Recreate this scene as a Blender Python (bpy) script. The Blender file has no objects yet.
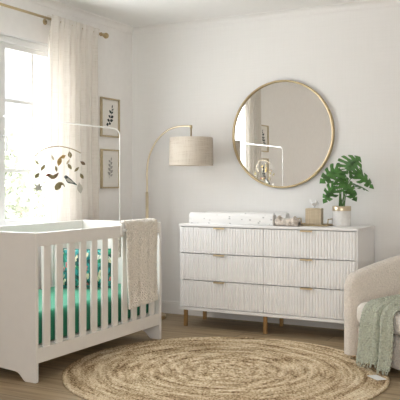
import bpy, bmesh, math, random
from mathutils import Vector, Matrix, noise as mnoise
random.seed(7)
R = math.radians
scene = bpy.context.scene
COL = scene.collection
PI = math.pi

# ------------------------------------------------------------------ materials
def new_mat(name):
    m = bpy.data.materials.new(name); m.use_nodes = True
    nt = m.node_tree; nt.nodes.clear()
    out = nt.nodes.new('ShaderNodeOutputMaterial')
    return m, nt, out

def N(nt, t, **kw):
    n = nt.nodes.new(t)
    for k, v in kw.items():
        if k in n.inputs: n.inputs[k].default_value = v
        else: setattr(n, k, v)
    return n

def coords(nt, scale=(1, 1, 1), kind='Object', rot=(0, 0, 0)):
    tc = N(nt, 'ShaderNodeTexCoord'); mp = N(nt, 'ShaderNodeMapping')
    mp.inputs['Scale'].default_value = scale; mp.inputs['Rotation'].default_value = rot
    nt.links.new(tc.outputs[kind], mp.inputs['Vector'])
    return mp.outputs['Vector']

def ramp(nt, fac, stops, interp='LINEAR'):
    r = N(nt, 'ShaderNodeValToRGB'); r.color_ramp.interpolation = interp
    els = r.color_ramp.elements
    while len(els) < len(stops): els.new(0.5)
    for e, (p, c) in zip(els, stops):
        e.position = p; e.color = (*c, 1)
    nt.links.new(fac, r.inputs['Fac'])
    return r.outputs['Color']

def pbr(name, col, rough=0.5, metal=0.0, var=0.0, vscale=20, bump=0.0, bscale=200, bdist=0.002,
        sheen=0.0, spec=0.5, scale=(1, 1, 1), btype='noise', detail=4):
    """principled surface with mottled colour and a fine procedural relief"""
    m, nt, out = new_mat(name)
    p = N(nt, 'ShaderNodeBsdfPrincipled')
    p.inputs['Roughness'].default_value = rough; p.inputs['Metallic'].default_value = metal
    p.inputs['Specular IOR Level'].default_value = spec
    if sheen: p.inputs['Sheen Weight'].default_value = sheen; p.inputs['Sheen Roughness'].default_value = .4
    v = coords(nt, scale)
    n = N(nt, 'ShaderNodeTexNoise'); n.inputs['Scale'].default_value = vscale; n.inputs['Detail'].default_value = detail
    nt.links.new(v, n.inputs['Vector'])
    lo = tuple(max(0, c * (1 - var)) for c in col); hi = tuple(min(1, c * (1 + var * .6)) for c in col)
    c = ramp(nt, n.outputs['Fac'], [(.3, lo), (.7, hi)])
    nt.links.new(c, p.inputs['Base Color'])
    if bump:
        if btype == 'voronoi':
            b = N(nt, 'ShaderNodeTexVoronoi'); o = 'Distance'
        else:
            b = N(nt, 'ShaderNodeTexNoise'); o = 'Fac'
        b.inputs['Scale'].default_value = bscale
        nt.links.new(v, b.inputs['Vector'])
        bp = N(nt, 'ShaderNodeBump'); bp.inputs['Strength'].default_value = bump; bp.inputs['Distance'].default_value = bdist
        nt.links.new(b.outputs[o], bp.inputs['Height']); nt.links.new(bp.outputs['Normal'], p.inputs['Normal'])
    nt.links.new(p.outputs['BSDF'], out.inputs['Surface'])
    return m

def weave_mat(name, col, col2, freq, rough=.9, bump=.3, sheen=.2):
    """woven linen: crossing fine threads"""
    m, nt, out = new_mat(name)
    p = N(nt, 'ShaderNodeBsdfPrincipled'); p.inputs['Roughness'].default_value = rough
    p.inputs['Sheen Weight'].default_value = sheen; p.inputs['Specular IOR Level'].default_value = .2
    v1 = coords(nt, (freq, freq, freq * .03)); v2 = coords(nt, (freq * .03, freq * .03, freq))
    a = N(nt, 'ShaderNodeTexNoise', Scale=1.0); b = N(nt, 'ShaderNodeTexNoise', Scale=1.0)
    nt.links.new(v1, a.inputs['Vector']); nt.links.new(v2, b.inputs['Vector'])
    ad = N(nt, 'ShaderNodeMath', operation='ADD'); nt.links.new(a.outputs['Fac'], ad.inputs[0]); nt.links.new(b.outputs['Fac'], ad.inputs[1])
    hf = N(nt, 'ShaderNodeMath', operation='MULTIPLY'); hf.inputs[1].default_value = .5
    nt.links.new(ad.outputs[0], hf.inputs[0])
    c = ramp(nt, hf.outputs[0], [(.35, col2), (.6, col)])
    nt.links.new(c, p.inputs['Base Color'])
    if bump:
        bp = N(nt, 'ShaderNodeBump', Strength=bump, Distance=.002)
        nt.links.new(hf.outputs[0], bp.inputs['Height']); nt.links.new(bp.outputs['Normal'], p.inputs['Normal'])
    nt.links.new(p.outputs['BSDF'], out.inputs['Surface'])
    return m

def floor_mat():
    m, nt, out = new_mat('oak_planks')
    p = N(nt, 'ShaderNodeBsdfPrincipled'); p.inputs['Specular IOR Level'].default_value = .35
    v = coords(nt, (1, 1, 1))
    br = N(nt, 'ShaderNodeTexBrick'); br.offset = .37; br.offset_frequency = 2
    br.inputs['Scale'].default_value = 1.0; br.inputs['Brick Width'].default_value = 1.7
    br.inputs['Row Height'].default_value = .19; br.inputs['Mortar Size'].default_value = .0022
    br.inputs['Mortar Smooth'].default_value = .1
    br.inputs['Color1'].default_value = (0, 0, 0, 1); br.inputs['Color2'].default_value = (1, 1, 1, 1)
    br.inputs['Mortar'].default_value = (.5, .5, .5, 1)
    nt.links.new(v, br.inputs['Vector'])
    g = N(nt, 'ShaderNodeTexNoise', Scale=1.0, Detail=8.0, Roughness=.65, Distortion=.6)
    sep = N(nt, 'ShaderNodeMapping'); sep.inputs['Scale'].default_value = (1.6, 22, 1)
    off = N(nt, 'ShaderNodeVectorMath', operation='MULTIPLY_ADD'); off.inputs[1].default_value = (7, 7, 7)
    nt.links.new(br.outputs['Color'], off.inputs[0]); nt.links.new(v, off.inputs[2])
    nt.links.new(off.outputs[0], sep.inputs['Vector']); nt.links.new(sep.outputs[0], g.inputs['Vector'])
    grain = ramp(nt, g.outputs['Fac'], [(.28, (.195, .142, .085)), (.5, (.37, .283, .178)), (.75, (.52, .41, .275))])
    tone = ramp(nt, br.outputs['Color'], [(0, (.84, .84, .84)), (1, (1.08, 1.05, 1.0))])
    mx = N(nt, 'ShaderNodeMix', data_type='RGBA', blend_type='MULTIPLY'); mx.inputs[0].default_value = 1
    nt.links.new(grain, mx.inputs[6]); nt.links.new(tone, mx.inputs[7])
    m2 = N(nt, 'ShaderNodeMix', data_type='RGBA', blend_type='MIX')
    nt.links.new(br.outputs['Fac'], m2.inputs[0]); nt.links.new(mx.outputs[2], m2.inputs[6]); m2.inputs[7].default_value = (.11, .075, .05, 1)
    nt.links.new(m2.outputs[2], p.inputs['Base Color'])
    rr = N(nt, 'ShaderNodeMapRange'); rr.inputs[3].default_value = .38; rr.inputs[4].default_value = .58
    nt.links.new(g.outputs['Fac'], rr.inputs[0]); nt.links.new(rr.outputs[0], p.inputs['Roughness'])
    bp = N(nt, 'ShaderNodeBump', Strength=.15, Distance=.002)
    nt.links.new(g.outputs['Fac'], bp.inputs['Height']); nt.links.new(bp.outputs['Normal'], p.inputs['Normal'])
    nt.links.new(p.outputs['BSDF'], out.inputs['Surface'])
    return m

def jute_mat():
    m, nt, out = new_mat('braided_jute')
    p = N(nt, 'ShaderNodeBsdfPrincipled', Roughness=.95); p.inputs['Specular IOR Level'].default_value = .1
    tc = N(nt, 'ShaderNodeTexCoord'); sx = N(nt, 'ShaderNodeSeparateXYZ'); nt.links.new(tc.outputs['Object'], sx.inputs[0])
    le = N(nt, 'ShaderNodeVectorMath', operation='LENGTH'); nt.links.new(tc.outputs['Object'], le.inputs[0])
    at = N(nt, 'ShaderNodeMath', operation='ARCTAN2'); nt.links.new(sx.outputs['Y'], at.inputs[0]); nt.links.new(sx.outputs['X'], at.inputs[1])
    # per-ring tone
    cmb = N(nt, 'ShaderNodeCombineXYZ'); nt.links.new(le.outputs['Value'], cmb.inputs['X'])
    a3 = N(nt, 'ShaderNodeMath', operation='MULTIPLY'); a3.inputs[1].default_value = .10; nt.links.new(at.outputs[0], a3.inputs[0])
    nt.links.new(a3.outputs[0], cmb.inputs['Y'])
    rn = N(nt, 'ShaderNodeTexNoise', Scale=24.0, Detail=3.0); nt.links.new(cmb.outputs[0], rn.inputs['Vector'])
    # strands, short streaks following the braid
    fn = N(nt, 'ShaderNodeTexNoise', Scale=75.0, Detail=4.0, Roughness=.7); nt.links.new(tc.outputs['Object'], fn.inputs['Vector'])
    mixv = N(nt, 'ShaderNodeMath', operation='MULTIPLY_ADD'); mixv.inputs[1].default_value = .62
    h = N(nt, 'ShaderNodeMath', operation='MULTIPLY'); h.inputs[1].default_value = .42; nt.links.new(rn.outputs['Fac'], h.inputs[0])
    nt.links.new(fn.outputs['Fac'], mixv.inputs[0]); nt.links.new(h.outputs[0], mixv.inputs[2])
    c = ramp(nt, mixv.outputs[0], [(.40, (.13, .075, .035)), (.47, (.42, .295, .17)), (.545, (.70, .56, .37)), (.64, (.90, .81, .63))])
    nt.links.new(c, p.inputs['Base Color'])
    bp = N(nt, 'ShaderNodeBump', Strength=.8, Distance=.006)
    nt.links.new(fn.outputs['Fac'], bp.inputs['Height']); nt.links.new(bp.outputs['Normal'], p.inputs['Normal'])
    nt.links.new(p.outputs['BSDF'], out.inputs['Surface'])
    return m

def sheer_mat():
    m, nt, out = new_mat('sheer_linen')
    v1 = coords(nt, (1, 260, 6)); v2 = coords(nt, (1, 6, 260))
    a = N(nt, 'ShaderNodeTexNoise', Scale=1.0); b = N(nt, 'ShaderNodeTexNoise', Scale=1.0)
    nt.links.new(v1, a.inputs['Vector']); nt.links.new(v2, b.inputs['Vector'])
    ad = N(nt, 'ShaderNodeMath', operation='ADD'); nt.links.new(a.outputs['Fac'], ad.inputs[0]); nt.links.new(b.outputs['Fac'], ad.inputs[1])
    col = ramp(nt, ad.outputs[0], [(.75, (.76, .715, .66)), (1.0, (.84, .80, .755))])
    d = N(nt, 'ShaderNodeBsdfDiffuse'); t = N(nt, 'ShaderNodeBsdfTranslucent'); tr = N(nt, 'ShaderNodeBsdfTransparent')
    nt.links.new(col, d.inputs['Color']); nt.links.new(col, t.inputs['Color'])
    m1 = N(nt, 'ShaderNodeMixShader'); m1.inputs[0].default_value = .20
    nt.links.new(d.outputs[0], m1.inputs[1]); nt.links.new(t.outputs[0], m1.inputs[2])
    m2 = N(nt, 'ShaderNodeMixShader'); m2.inputs[0].default_value = .04
    nt.links.new(m1.outputs[0], m2.inputs[1]); nt.links.new(tr.outputs[0], m2.inputs[2])
    nt.links.new(m2.outputs[0], out.inputs['Surface'])
    return m

def shade_mat():
    m, nt, out = new_mat('lampshade_linen')
    v1 = coords(nt, (300, 300, 8)); v2 = coords(nt, (8, 8, 300))
    a = N(nt, 'ShaderNodeTexNoise', Scale=1.0); b = N(nt, 'ShaderNodeTexNoise', Scale=1.0)
    nt.links.new(v1, a.inputs['Vector']); nt.links.new(v2, b.inputs['Vector'])
    ad = N(nt, 'ShaderNodeMath', operation='ADD'); nt.links.new(a.outputs['Fac'], ad.inputs[0]); nt.links.new(b.outputs['Fac'], ad.inputs[1])
    col = ramp(nt, ad.outputs[0], [(.75, (.66, .585, .50)), (1.05, (.82, .76, .68))])
    d = N(nt, 'ShaderNodeBsdfDiffuse'); t = N(nt, 'ShaderNodeBsdfTranslucent')
    nt.links.new(col, d.inputs['Color']); nt.links.new(col, t.inputs['Color'])
    m1 = N(nt, 'ShaderNodeMixShader'); m1.inputs[0].default_value = .3
    nt.links.new(d.outputs[0], m1.inputs[1]); nt.links.new(t.outputs[0], m1.inputs[2])
    nt.links.new(m1.outputs[0], out.inputs['Surface'])
    return m

def glass_mat():
    m, nt, out = new_mat('window_glass')
    tr = N(nt, 'ShaderNodeBsdfTransparent'); gl = N(nt, 'ShaderNodeBsdfGlossy', Roughness=.02)
    tr.inputs['Color'].default_value = (.97, .98, .975, 1)
    lw = N(nt, 'ShaderNodeLayerWeight'); pw = N(nt, 'ShaderNodeMath', operation='POWER'); pw.inputs[1].default_value = 4.0
    f = N(nt, 'ShaderNodeMath', operation='MULTIPLY_ADD'); f.inputs[1].default_value = .6; f.inputs[2].default_value = .025
    nt.links.new(lw.outputs['Facing'], pw.inputs[0]); nt.links.new(pw.outputs[0], f.inputs[0]); mx = N(nt, 'ShaderNodeMixShader')
    nt.links.new(f.outputs[0], mx.inputs[0]); nt.links.new(tr.outputs[0], mx.inputs[1]); nt.links.new(gl.outputs[0], mx.inputs[2])
    nt.links.new(mx.outputs[0], out.inputs['Surface'])
    return m

def tropical_mat():
    m, nt, out = new_mat('tropical_print')
    p = N(nt, 'ShaderNodeBsdfPrincipled', Roughness=.85)
    v = coords(nt, (1, 1, 1))
    nz = N(nt, 'ShaderNodeTexNoise', Scale=9.0, Detail=2.0); nt.links.new(v, nz.inputs['Vector'])
    dv = N(nt, 'ShaderNodeVectorMath', operation='MULTIPLY_ADD'); dv.inputs[1].default_value = (.10, .10, .10)
    nt.links.new(nz.outputs['Color'], dv.inputs[0]); nt.links.new(v, dv.inputs[2])
    vo = N(nt, 'ShaderNodeTexVoronoi', Scale=36.0); nt.links.new(dv.outputs[0], vo.inputs['Vector'])
    se = N(nt, 'ShaderNodeSeparateColor'); nt.links.new(vo.outputs['Color'], se.inputs[0])
    c = ramp(nt, se.outputs[0], [(0, (.01, .06, .06)), (.16, (.015, .20, .19)), (.34, (.025, .27, .25)), (.50, (.012, .09, .075)),
                                 (.62, (.66, .62, .42)), (.70, (.07, .36, .30)), (.82, (.62, .20, .19)), (.88, (.02, .24, .12)), (.95, (.70, .72, .62))], 'CONSTANT')
    wv = N(nt, 'ShaderNodeTexWave', Scale=16.0, Distortion=9.0, Detail=2.0); nt.links.new(dv.outputs[0], wv.inputs['Vector'])
    c2 = ramp(nt, wv.outputs['Fac'], [(.0, (.45, .5, .5)), (.5, (1, 1, 1))])
    mx = N(nt, 'ShaderNodeMix', data_type='RGBA', blend_type='MULTIPLY'); mx.inputs[0].default_value = 1
    nt.links.new(c, mx.inputs[6]); nt.links.new(c2, mx.inputs[7])
    nt.links.new(mx.outputs[2], p.inputs['Base Color']); nt.links.new(p.outputs['BSDF'], out.inputs['Surface'])
    return m

def pad_mat():
    """white cover printed with faint grey dashes and dots"""
    m, nt, out = new_mat('printed_pad_cover')
    p = N(nt, 'ShaderNodeBsdfPrincipled', Roughness=.7)
    v = coords(nt, (22, 34, 34), rot=(0, 0, R(35)))
    vo = N(nt, 'ShaderNodeTexVoronoi', Scale=1.0); vo.inputs['Randomness'].default_value = .7; nt.links.new(v, vo.inputs['Vector'])
    c = ramp(nt, vo.outputs['Distance'], [(.13, (.50, .50, .50)), (.24, (.86, .858, .85))])
    nt.links.new(c, p.inputs['Base Color']); nt.links.new(p.outputs['BSDF'], out.inputs['Surface'])
    return m

M = {}
M['wall'] = weave_mat('linen_wallpaper', (.85, .842, .832), (.828, .82, .808), 130, rough=.9, bump=.06, sheen=0)
M['wall_plain'] = pbr('painted_wall', (.88, .865, .85), .9, var=.02, bump=.04, bscale=120)
M['ceiling'] = pbr('ceiling_paint', (.90, .895, .89), .95, var=.01, bump=.03, bscale=90)
M['trim'] = pbr('trim_paint', (.84, .83, .81), .45, var=.01)
M['window'] = pbr('window_paint', (.78, .78, .775), .35, var=.01)
M['floor'] = floor_mat()
M['jute'] = jute_mat()
M['sheer'] = sheer_mat(); M['shade'] = shade_mat(); M['glass'] = glass_mat()
M['white'] = pbr('white_lacquer', (.89, .885, .885), .38, var=.012, bump=.02, bscale=60)
M['crib'] = pbr('crib_paint', (.80, .775, .745), .42, var=.015, bump=.02, bscale=80)
M['gold'] = pbr('brushed_gold', (.57, .455, .28), .34, 1.0, var=.06, vscale=60)
M['gold_pale'] = pbr('pale_brass', (.67, .575, .42), .35, 1.0, var=.05, vscale=60)
M['handle_brass'] = pbr('handle_brass', (.80, .66, .44), .45, .75, var=.04)
M['oakgold'] = pbr('gilt_wood', (.50, .41, .265), .5, .2, var=.12, vscale=40)
M['legwood'] = pbr('bronzed_leg', (.50, .31, .14), .38, .7, var=.10, vscale=50)
M['mirror'] = pbr('mirror_silver', (.93, .935, .925), .0, 1.0)
M['sheet'] = pbr('green_sheet', (.024, .23, .13), .8, var=.06, vscale=12, bump=.05, bscale=400, sheen=.12)
M['pillow'] = tropical_mat()
M['piping'] = pbr('dark_piping', (.02, .14, .13), .8, var=.1)
M['knit'] = pbr('bobble_knit', (.88, .825, .745), .95, var=.10, vscale=90, bump=1.0, bscale=75, bdist=.008, sheen=.3, btype='voronoi', spec=.1)
M['boucle'] = pbr('boucle', (.80, .735, .665), .95, var=.10, vscale=110, bump=.9, bscale=110, bdist=.006, sheen=.35, btype='voronoi', spec=.1)
M['boucle2'] = pbr('boucle_seat', (.84, .795, .735), .95, var=.07, vscale=110, bump=.7, bscale=120, bdist=.005, sheen=.35, btype='voronoi', spec=.1)
M['sage'] = pbr('sage_knit', (.53, .555, .455), .95, var=.22, vscale=95, bump=1.0, bscale=85, bdist=.008, sheen=.3, spec=.1, btype='voronoi')
M['muslin'] = pbr('beige_muslin', (.68, .61, .545), .95, var=.24, vscale=60, bump=.5, bscale=160, bdist=.004, sheen=.3, spec=.1)
M['pad'] = pad_mat()
M['raffia'] = weave_mat('raffia', (.70, .60, .45), (.50, .40, .27), 300, .7, .5, 0)
M['tissue'] = pbr('tissue', (.88, .88, .88), .95, var=.01)
M['ceramic'] = pbr('speckled_ceramic', (.80, .785, .765), .5, var=.05, vscale=60, bump=.15, bscale=90)
M['soil'] = pbr('soil', (.03, .02, .015), .95, var=.4, vscale=80, bump=.8, bscale=90)
M['leaf'] = pbr('monstera_leaf', (.075, .215, .045), .33, var=.55, vscale=20, spec=.5)
M['stem'] = pbr('green_stem', (.09, .20, .05), .5, var=.2)
M['paper'] = pbr('art_paper', (.80, .775, .73), .9, var=.02)
M['ink'] = pbr('dark_leaf_ink', (.035, .05, .05), .9, var=.3, vscale=80)
M['inkpale'] = pbr('grey_leaf_ink', (.42, .41, .385), .9, var=.15, vscale=80)
M['mat'] = pbr('mat_board', (.83, .80, .755), .9, var=.01)
M['mobwire'] = pbr('mobile_wire', (.36, .28, .18), .5, .2)
M['armwhite'] = pbr('white_tube', (.86, .855, .84), .35)
M['felt_olive'] = pbr('olive_felt', (.23, .19, .095), .95, var=.2, vscale=60)
M['felt_gold'] = pbr('ochre_felt', (.40, .27, .10), .95, var=.25, vscale=60)
M['felt_brown'] = pbr('brown_felt', (.20, .135, .085), .95, var=.2, vscale=60)
M['felt_rust'] = pbr('rust_felt', (.17, .06, .04), .95, var=.2, vscale=60)
M['felt_slate'] = pbr('slate_felt', (.075, .085, .085), .95, var=.2, vscale=60)
M['felt_pale'] = pbr('grey_felt', (.47, .45, .40), .95, var=.1, vscale=60)
M['felt_cream'] = pbr('cream_felt', (.46, .39, .26), .95, var=.1, vscale=60)
M['thread'] = pbr('thread', (.75, .73, .70), .9)
M['dark'] = pbr('dark_wood', (.035, .025, .018), .6, var=.2)
M['label'] = pbr('label_cloth', (.80, .80, .79), .9, var=.08, vscale=120)
M['foliage'] = pbr('pale_foliage', (.37, .39, .30), .7, var=.35, vscale=5)
M['bark'] = pbr('bark', (.20, .15, .10), .9, var=.3)
M['lawn'] = pbr('gravel_court', (.50, .47, .42), .95, var=.25, vscale=3)

# ------------------------------------------------------------------ mesh helpers
def tag(o, label=None, cat=None, group=None, kind=None):
    if label: o['label'] = label
    if cat: o['category'] = cat
    if group: o['group'] = group
    if kind: o['kind'] = kind
    return o

def empty(name, loc, rz=0, **kw):
    o = bpy.data.objects.new(name, None); COL.objects.link(o)
    o.location = loc; o.rotation_euler = (0, 0, rz); o.empty_display_size = .1
    return tag(o, **kw)

class MB:
    """collects shapes for ONE mesh object"""
    def __init__(self): self.v = []; self.f = []; self.sm = []
    def add(self, verts, faces, smooth=False, mat=None):
        b = len(self.v)
        self.v += [tuple(mat @ Vector(p)) if mat is not None else tuple(p) for p in verts]
        self.f += [tuple(i + b for i in f) for f in faces]; self.sm += [smooth] * len(faces)
    def box(self, x0, x1, y0, y1, z0, z1, bev=0.0, mat=None, seg=2):
        bm = bmesh.new(); bmesh.ops.create_cube(bm, size=1)
        for v in bm.verts:
            v.co = Vector(((x0 + x1) / 2 + v.co.x * (x1 - x0), (y0 + y1) / 2 + v.co.y * (y1 - y0), (z0 + z1) / 2 + v.co.z * (z1 - z0)))
        if bev: bmesh.ops.bevel(bm, geom=bm.edges[:], offset=bev, segments=seg, affect='EDGES', profile=.5, clamp_overlap=True)
        self.take(bm, mat, smooth=False)
    def take(self, bm, mat=None, smooth=True):
        bm.verts.index_update()
        self.add([v.co.copy() for v in bm.verts], [[v.index for v in f.verts] for f in bm.faces], smooth, mat); bm.free()
    def tube(self, pts, r, seg=10, caps=True, closed=False):
        pts = [Vector(p) for p in pts]; n = len(pts)
        rs = r if isinstance(r, (list, tuple)) else [r] * n
        t0 = (pts[1] - pts[0]).normalized()
        u = t0.orthogonal().normalized()
        verts = []
        for i, p in enumerate(pts):
            if closed: t = (pts[(i + 1) % n] - pts[i - 1]).normalized()
            else: t = (pts[min(i + 1, n - 1)] - pts[max(i - 1, 0)]).normalized()
            u = (u - t * u.dot(t)).normalized(); w = t.cross(u)
            for k in range(seg):
                a = 2 * PI * k / seg
                verts.append(p + (u * math.cos(a) + w * math.sin(a)) * rs[i])
        faces = []
        m = n if closed else n - 1
        for i in range(m):
            j = (i + 1) % n
            for k in range(seg):
                faces.append((i * seg + k, i * seg + (k + 1) % seg, j * seg + (k + 1) % seg, j * seg + k))
        if caps and not closed:
            faces.append(tuple(range(seg))[::-1]); faces.append(tuple((n - 1) * seg + k for k in range(seg)))
        self.add(verts, faces, True)
    def lathe(self, prof, seg=48, center=(0, 0, 0), close=False):
        verts = []; faces = []; n = len(prof)
        for (r, z) in prof:
            for k in range(seg):
                a = 2 * PI * k / seg
                verts.append((center[0] + max(r, 1e-5) * math.cos(a), center[1] + max(r, 1e-5) * math.sin(a), center[2] + z))
        for i in range(n if close else n - 1):
            j = (i + 1) % n
            for k in range(seg):
                faces.append((i * seg + k, i * seg + (k + 1) % seg, j * seg + (k + 1) % seg, j * seg + k))
        self.add(verts, faces, True)
    def grid(self, fn, nu, nv, smooth=True):
        verts = [fn(i / nu, j / nv) for j in range(nv + 1) for i in range(nu + 1)]
        faces = [(j * (nu + 1) + i, j * (nu + 1) + i + 1, (j + 1) * (nu + 1) + i + 1, (j + 1) * (nu + 1) + i) for j in range(nv) for i in range(nu)]
        self.add(verts, faces, smooth)
    def prism(self, outline, axis, a, b):
        """closed outline of 2-D points extruded along axis ('x','y','z') from a to b"""
        def P(p, t): return {'x': (t, p[0], p[1]), 'y': (p[0], t, p[1]), 'z': (p[0], p[1], t)}[axis]
        n = len(outline)
        verts = [P(p, a) for p in outline] + [P(p, b) for p in outline]
        faces = [tuple(range(n))[::-1], tuple(range(n, 2 * n))] + [(i, (i + 1) % n, n + (i + 1) % n, n + i) for i in range(n)]
        self.add(verts, faces, False)
    def build(self, name, mat, parent=None, loc=None, auto=None, **kw):
        me = bpy.data.meshes.new(name); me.from_pydata(self.v, [], self.f)
        me.polygons.foreach_set('use_smooth', self.sm)
        bm = bmesh.new(); bm.from_mesh(me); bmesh.ops.recalc_face_normals(bm, faces=bm.faces[:]); bm.to_mesh(me); bm.free()
        me.materials.append(M[mat]); me.update()
        if auto: me.shade_smooth() if hasattr(me, 'shade_smooth') else None
        if auto and hasattr(me, 'set_sharp_from_angle'): me.set_sharp_from_angle(angle=R(auto))
        o = bpy.data.objects.new(name, me); COL.objects.link(o)
        if parent: o.parent = parent
        if loc: o.location = loc
        return tag(o, **kw)

def mod_solid(o, t, off=0):
    m = o.modifiers.new('thick', 'SOLIDIFY'); m.thickness = t; m.offset = off; return o
def mod_sub(o, l=1):
    m = o.modifiers.new('sub', 'SUBSURF'); m.levels = l; m.render_levels = l; return o
def mod_bevel(o, w, s=2):
    m = o.modifiers.new('bev', 'BEVEL'); m.width = w; m.segments = s; m.limit_method = 'ANGLE'; m.angle_limit = R(40); return o

def catmull(pts, n):
    """smooth curve through points (tuples of any length)"""
    out = []; P = [pts[0]] + list(pts) + [pts[-1]]
    for i in range(1, len(P) - 2):
        for k in range(n):
            t = k / n
            out.append(tuple(.5 * ((2 * b) + (c - a) * t + (2 * a - 5 * b + 4 * c - d) * t * t + (3 * b - a - 3 * c + d) * t ** 3)
                             for a, b, c, d in zip(P[i - 1], P[i], P[i + 1], P[i + 2])))
    out.append(tuple(pts[-1])); return out

# ------------------------------------------------------------------ room (metres; camera stands at x=0, y=0)
XL, YB, CE = -3.63, 5.607, 2.469
XR, YF = 1.35, -1.3
WY0, WY1, WZ0, WZ1 = 3.25, 4.69, .80, 2.10

def structure(name, fn, mat, **kw):
    m = MB(); fn(m); return m.build(name, mat, kind='structure', **kw)

structure('floor', lambda m: m.box(XL - .15, XR + .15, YF - .15, YB + .15, -.08, 0), 'floor')
structure('ceiling', lambda m: m.box(XL - .15, XR + .15, YF - .15, YB + .15, CE, CE + .1), 'ceiling')
structure('wall_back', lambda m: m.box(XL - .15, XR + .15, YB, YB + .15, 0, CE), 'wall')
structure('wall_right', lambda m: m.box(XR, XR + .15, YF, YB, 0, CE), 'wall_plain')
FX0, FX1, FZ0, FZ1 = -.9, 1.2, .3, 2.2      # an added, unseen window for fill light, in the wall behind the camera
def wf(m):
    m.box(XL - .15, FX0, YF - .15, YF, 0, CE); m.box(FX1, XR + .15, YF - .15, YF, 0, CE)
    m.box(FX0, FX1, YF - .15, YF, 0, FZ0); m.box(FX0, FX1, YF - .15, YF, FZ1, CE)
structure('wall_front', wf, 'wall_plain')
def wl(m):
    m.box(XL - .15, XL, YF, WY0, 0, CE); m.box(XL - .15, XL, WY1, YB, 0, CE)
    m.box(XL - .15, XL, WY0, WY1, 0, WZ0); m.box(XL - .15, XL, WY0, WY1, WZ1, CE)
structure('wall_left', wl, 'wall_plain')
def bb(axis):
    def f(m):
        if axis == 'back': m.box(XL, XR, YB - .014, YB, 0, .088); m.box(XL, XR, YB - .009, YB, .088, .104, .003)
        else: m.box(XL, XL + .014, YF, YB - .014, 0, .088); m.box(XL, XL + .009, YF, YB - .009, .088, .104, .003)
    return f
structure('baseboard_back', bb('back'), 'trim'); structure('baseboard_left', bb('left'), 'trim')
# small cove moulding under the ceiling
cove = [(0, 0), (0, -.05), (.008, -.05)] + [(.008 + .034 * (1 - math.cos(a)), -.044 + .036 * math.sin(a)) for a in [R(15 * k) for k in range(7)]] + [(.05, -.004), (.05, 0)]
structure('trim_1', lambda m: m.prism([(XL + a, CE + b) for a, b in cove], 'y', YF, YB), 'wall_plain')
structure('trim_2', lambda m: m.prism([(YB - a, CE + b) for a, b in cove], 'x', XL, XR), 'wall')

# window: casing, two casement sashes with glazing bars, panes, handle, sill
win = empty('window_1', (XL, 3.97, WZ0), kind='structure')
def W(m, x0, x1, y0, y1, z0, z1, bev=.002): m.box(x0, x1, y0 - 3.97, y1 - 3.97, z0 - WZ0, z1 - WZ0, bev)
m = MB()
W(m, -.12, .012, WY0 - .045, WY0 + .02, WZ0 + .004, WZ1 - .015); W(m, -.12, .012, WY1 - .02, WY1 + .045, WZ0 + .004, WZ1 - .015)
W(m, -.12, .012, WY0 - .045, WY1 + .045, WZ1 - .015, WZ1 + .028); W(m, -.12, .03, WY0 - .06, WY1 + .06, WZ1 + .028, WZ1 + .042, .004)
W(m, -.12, .0, WY0 + .02, WY1 - .02, WZ0, WZ0 + .02)
m.build('frame', 'window', win)
m = MB(); W(m, -.02, .05, WY0 - .08, WY1 + .08, WZ0 - .03, WZ0 + .004, .006); m.build('sill', 'window', win)
for (a, b) in ((WY0 + .02, 3.955), (3.985 - .03, WY1 - .02)):
    a += .002; b -= .002
    m = MB()
    W(m, -.06, -.01, a, a + .052, WZ0 + .02, WZ1 - .015); W(m, -.06, -.01, b - .052, b, WZ0 + .02, WZ1 - .015)
    W(m, -.06, -.01, a + .052, b - .052, WZ1 - .05, WZ1 - .015); W(m, -.06, -.01, a + .052, b - .052, WZ0 + .02, WZ0 + .055)
    c = (a + b) / 2
    W(m, -.031, -.024, c - .013, c + .013, WZ0 + .05, WZ1 - .05, .001)
    for z in (1.20, 1.69): W(m, -.031, -.025, a + .05, b - .05, z - .011, z + .011, .001)
    s = m.build('sash', 'window', win)
    m = MB(); W(m, -.037, -.033, a + .05, b - .05, WZ0 + .05, WZ1 - .05, 0); m.build('glass_pane', 'glass', s)
m = MB(); W(m, -.01, .0, 3.963, 3.985, 1.40, 1.47, .003); m.tube([(-.005, .004, .635), (.03, .004, .635), (.035, .004, .62), (.035, .004, .53)], .007, 8)
m.build('handle', 'window', win)

fill_win = empty('added_fill_window', ((FX0 + FX1) / 2, YF, FZ0), kind='structure')  # unseen window added behind the camera to carry the fill lamp
hw = (FX1 - FX0) / 2; hh = FZ1 - FZ0
m = MB()
for (a, b, c, d) in ((-hw - .04, -hw + .05, -.04, hh + .04), (hw - .05, hw + .04, -.04, hh + .04), (-hw + .05, hw - .05, -.04, .05), (-hw + .05, hw - .05, hh - .05, hh + .04), (-.025, .025, .05, hh - .05)):
    m.box(a, b, -.10, .012, c, d, .002)
m.build('frame', 'window', fill_win)
m = MB(); m.box(-hw + .04, hw - .04, -.06, -.055, .04, hh - .04); m.build('glass_pane', 'glass', fill_win)
m = MB(); m.box(-hw - .045, hw + .045, .014, .018, -.045, hh + .045); m.build('added_blind', 'ceiling', fill_win)  # opaque panel added behind the fill lamp, shutting out the sky

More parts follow.
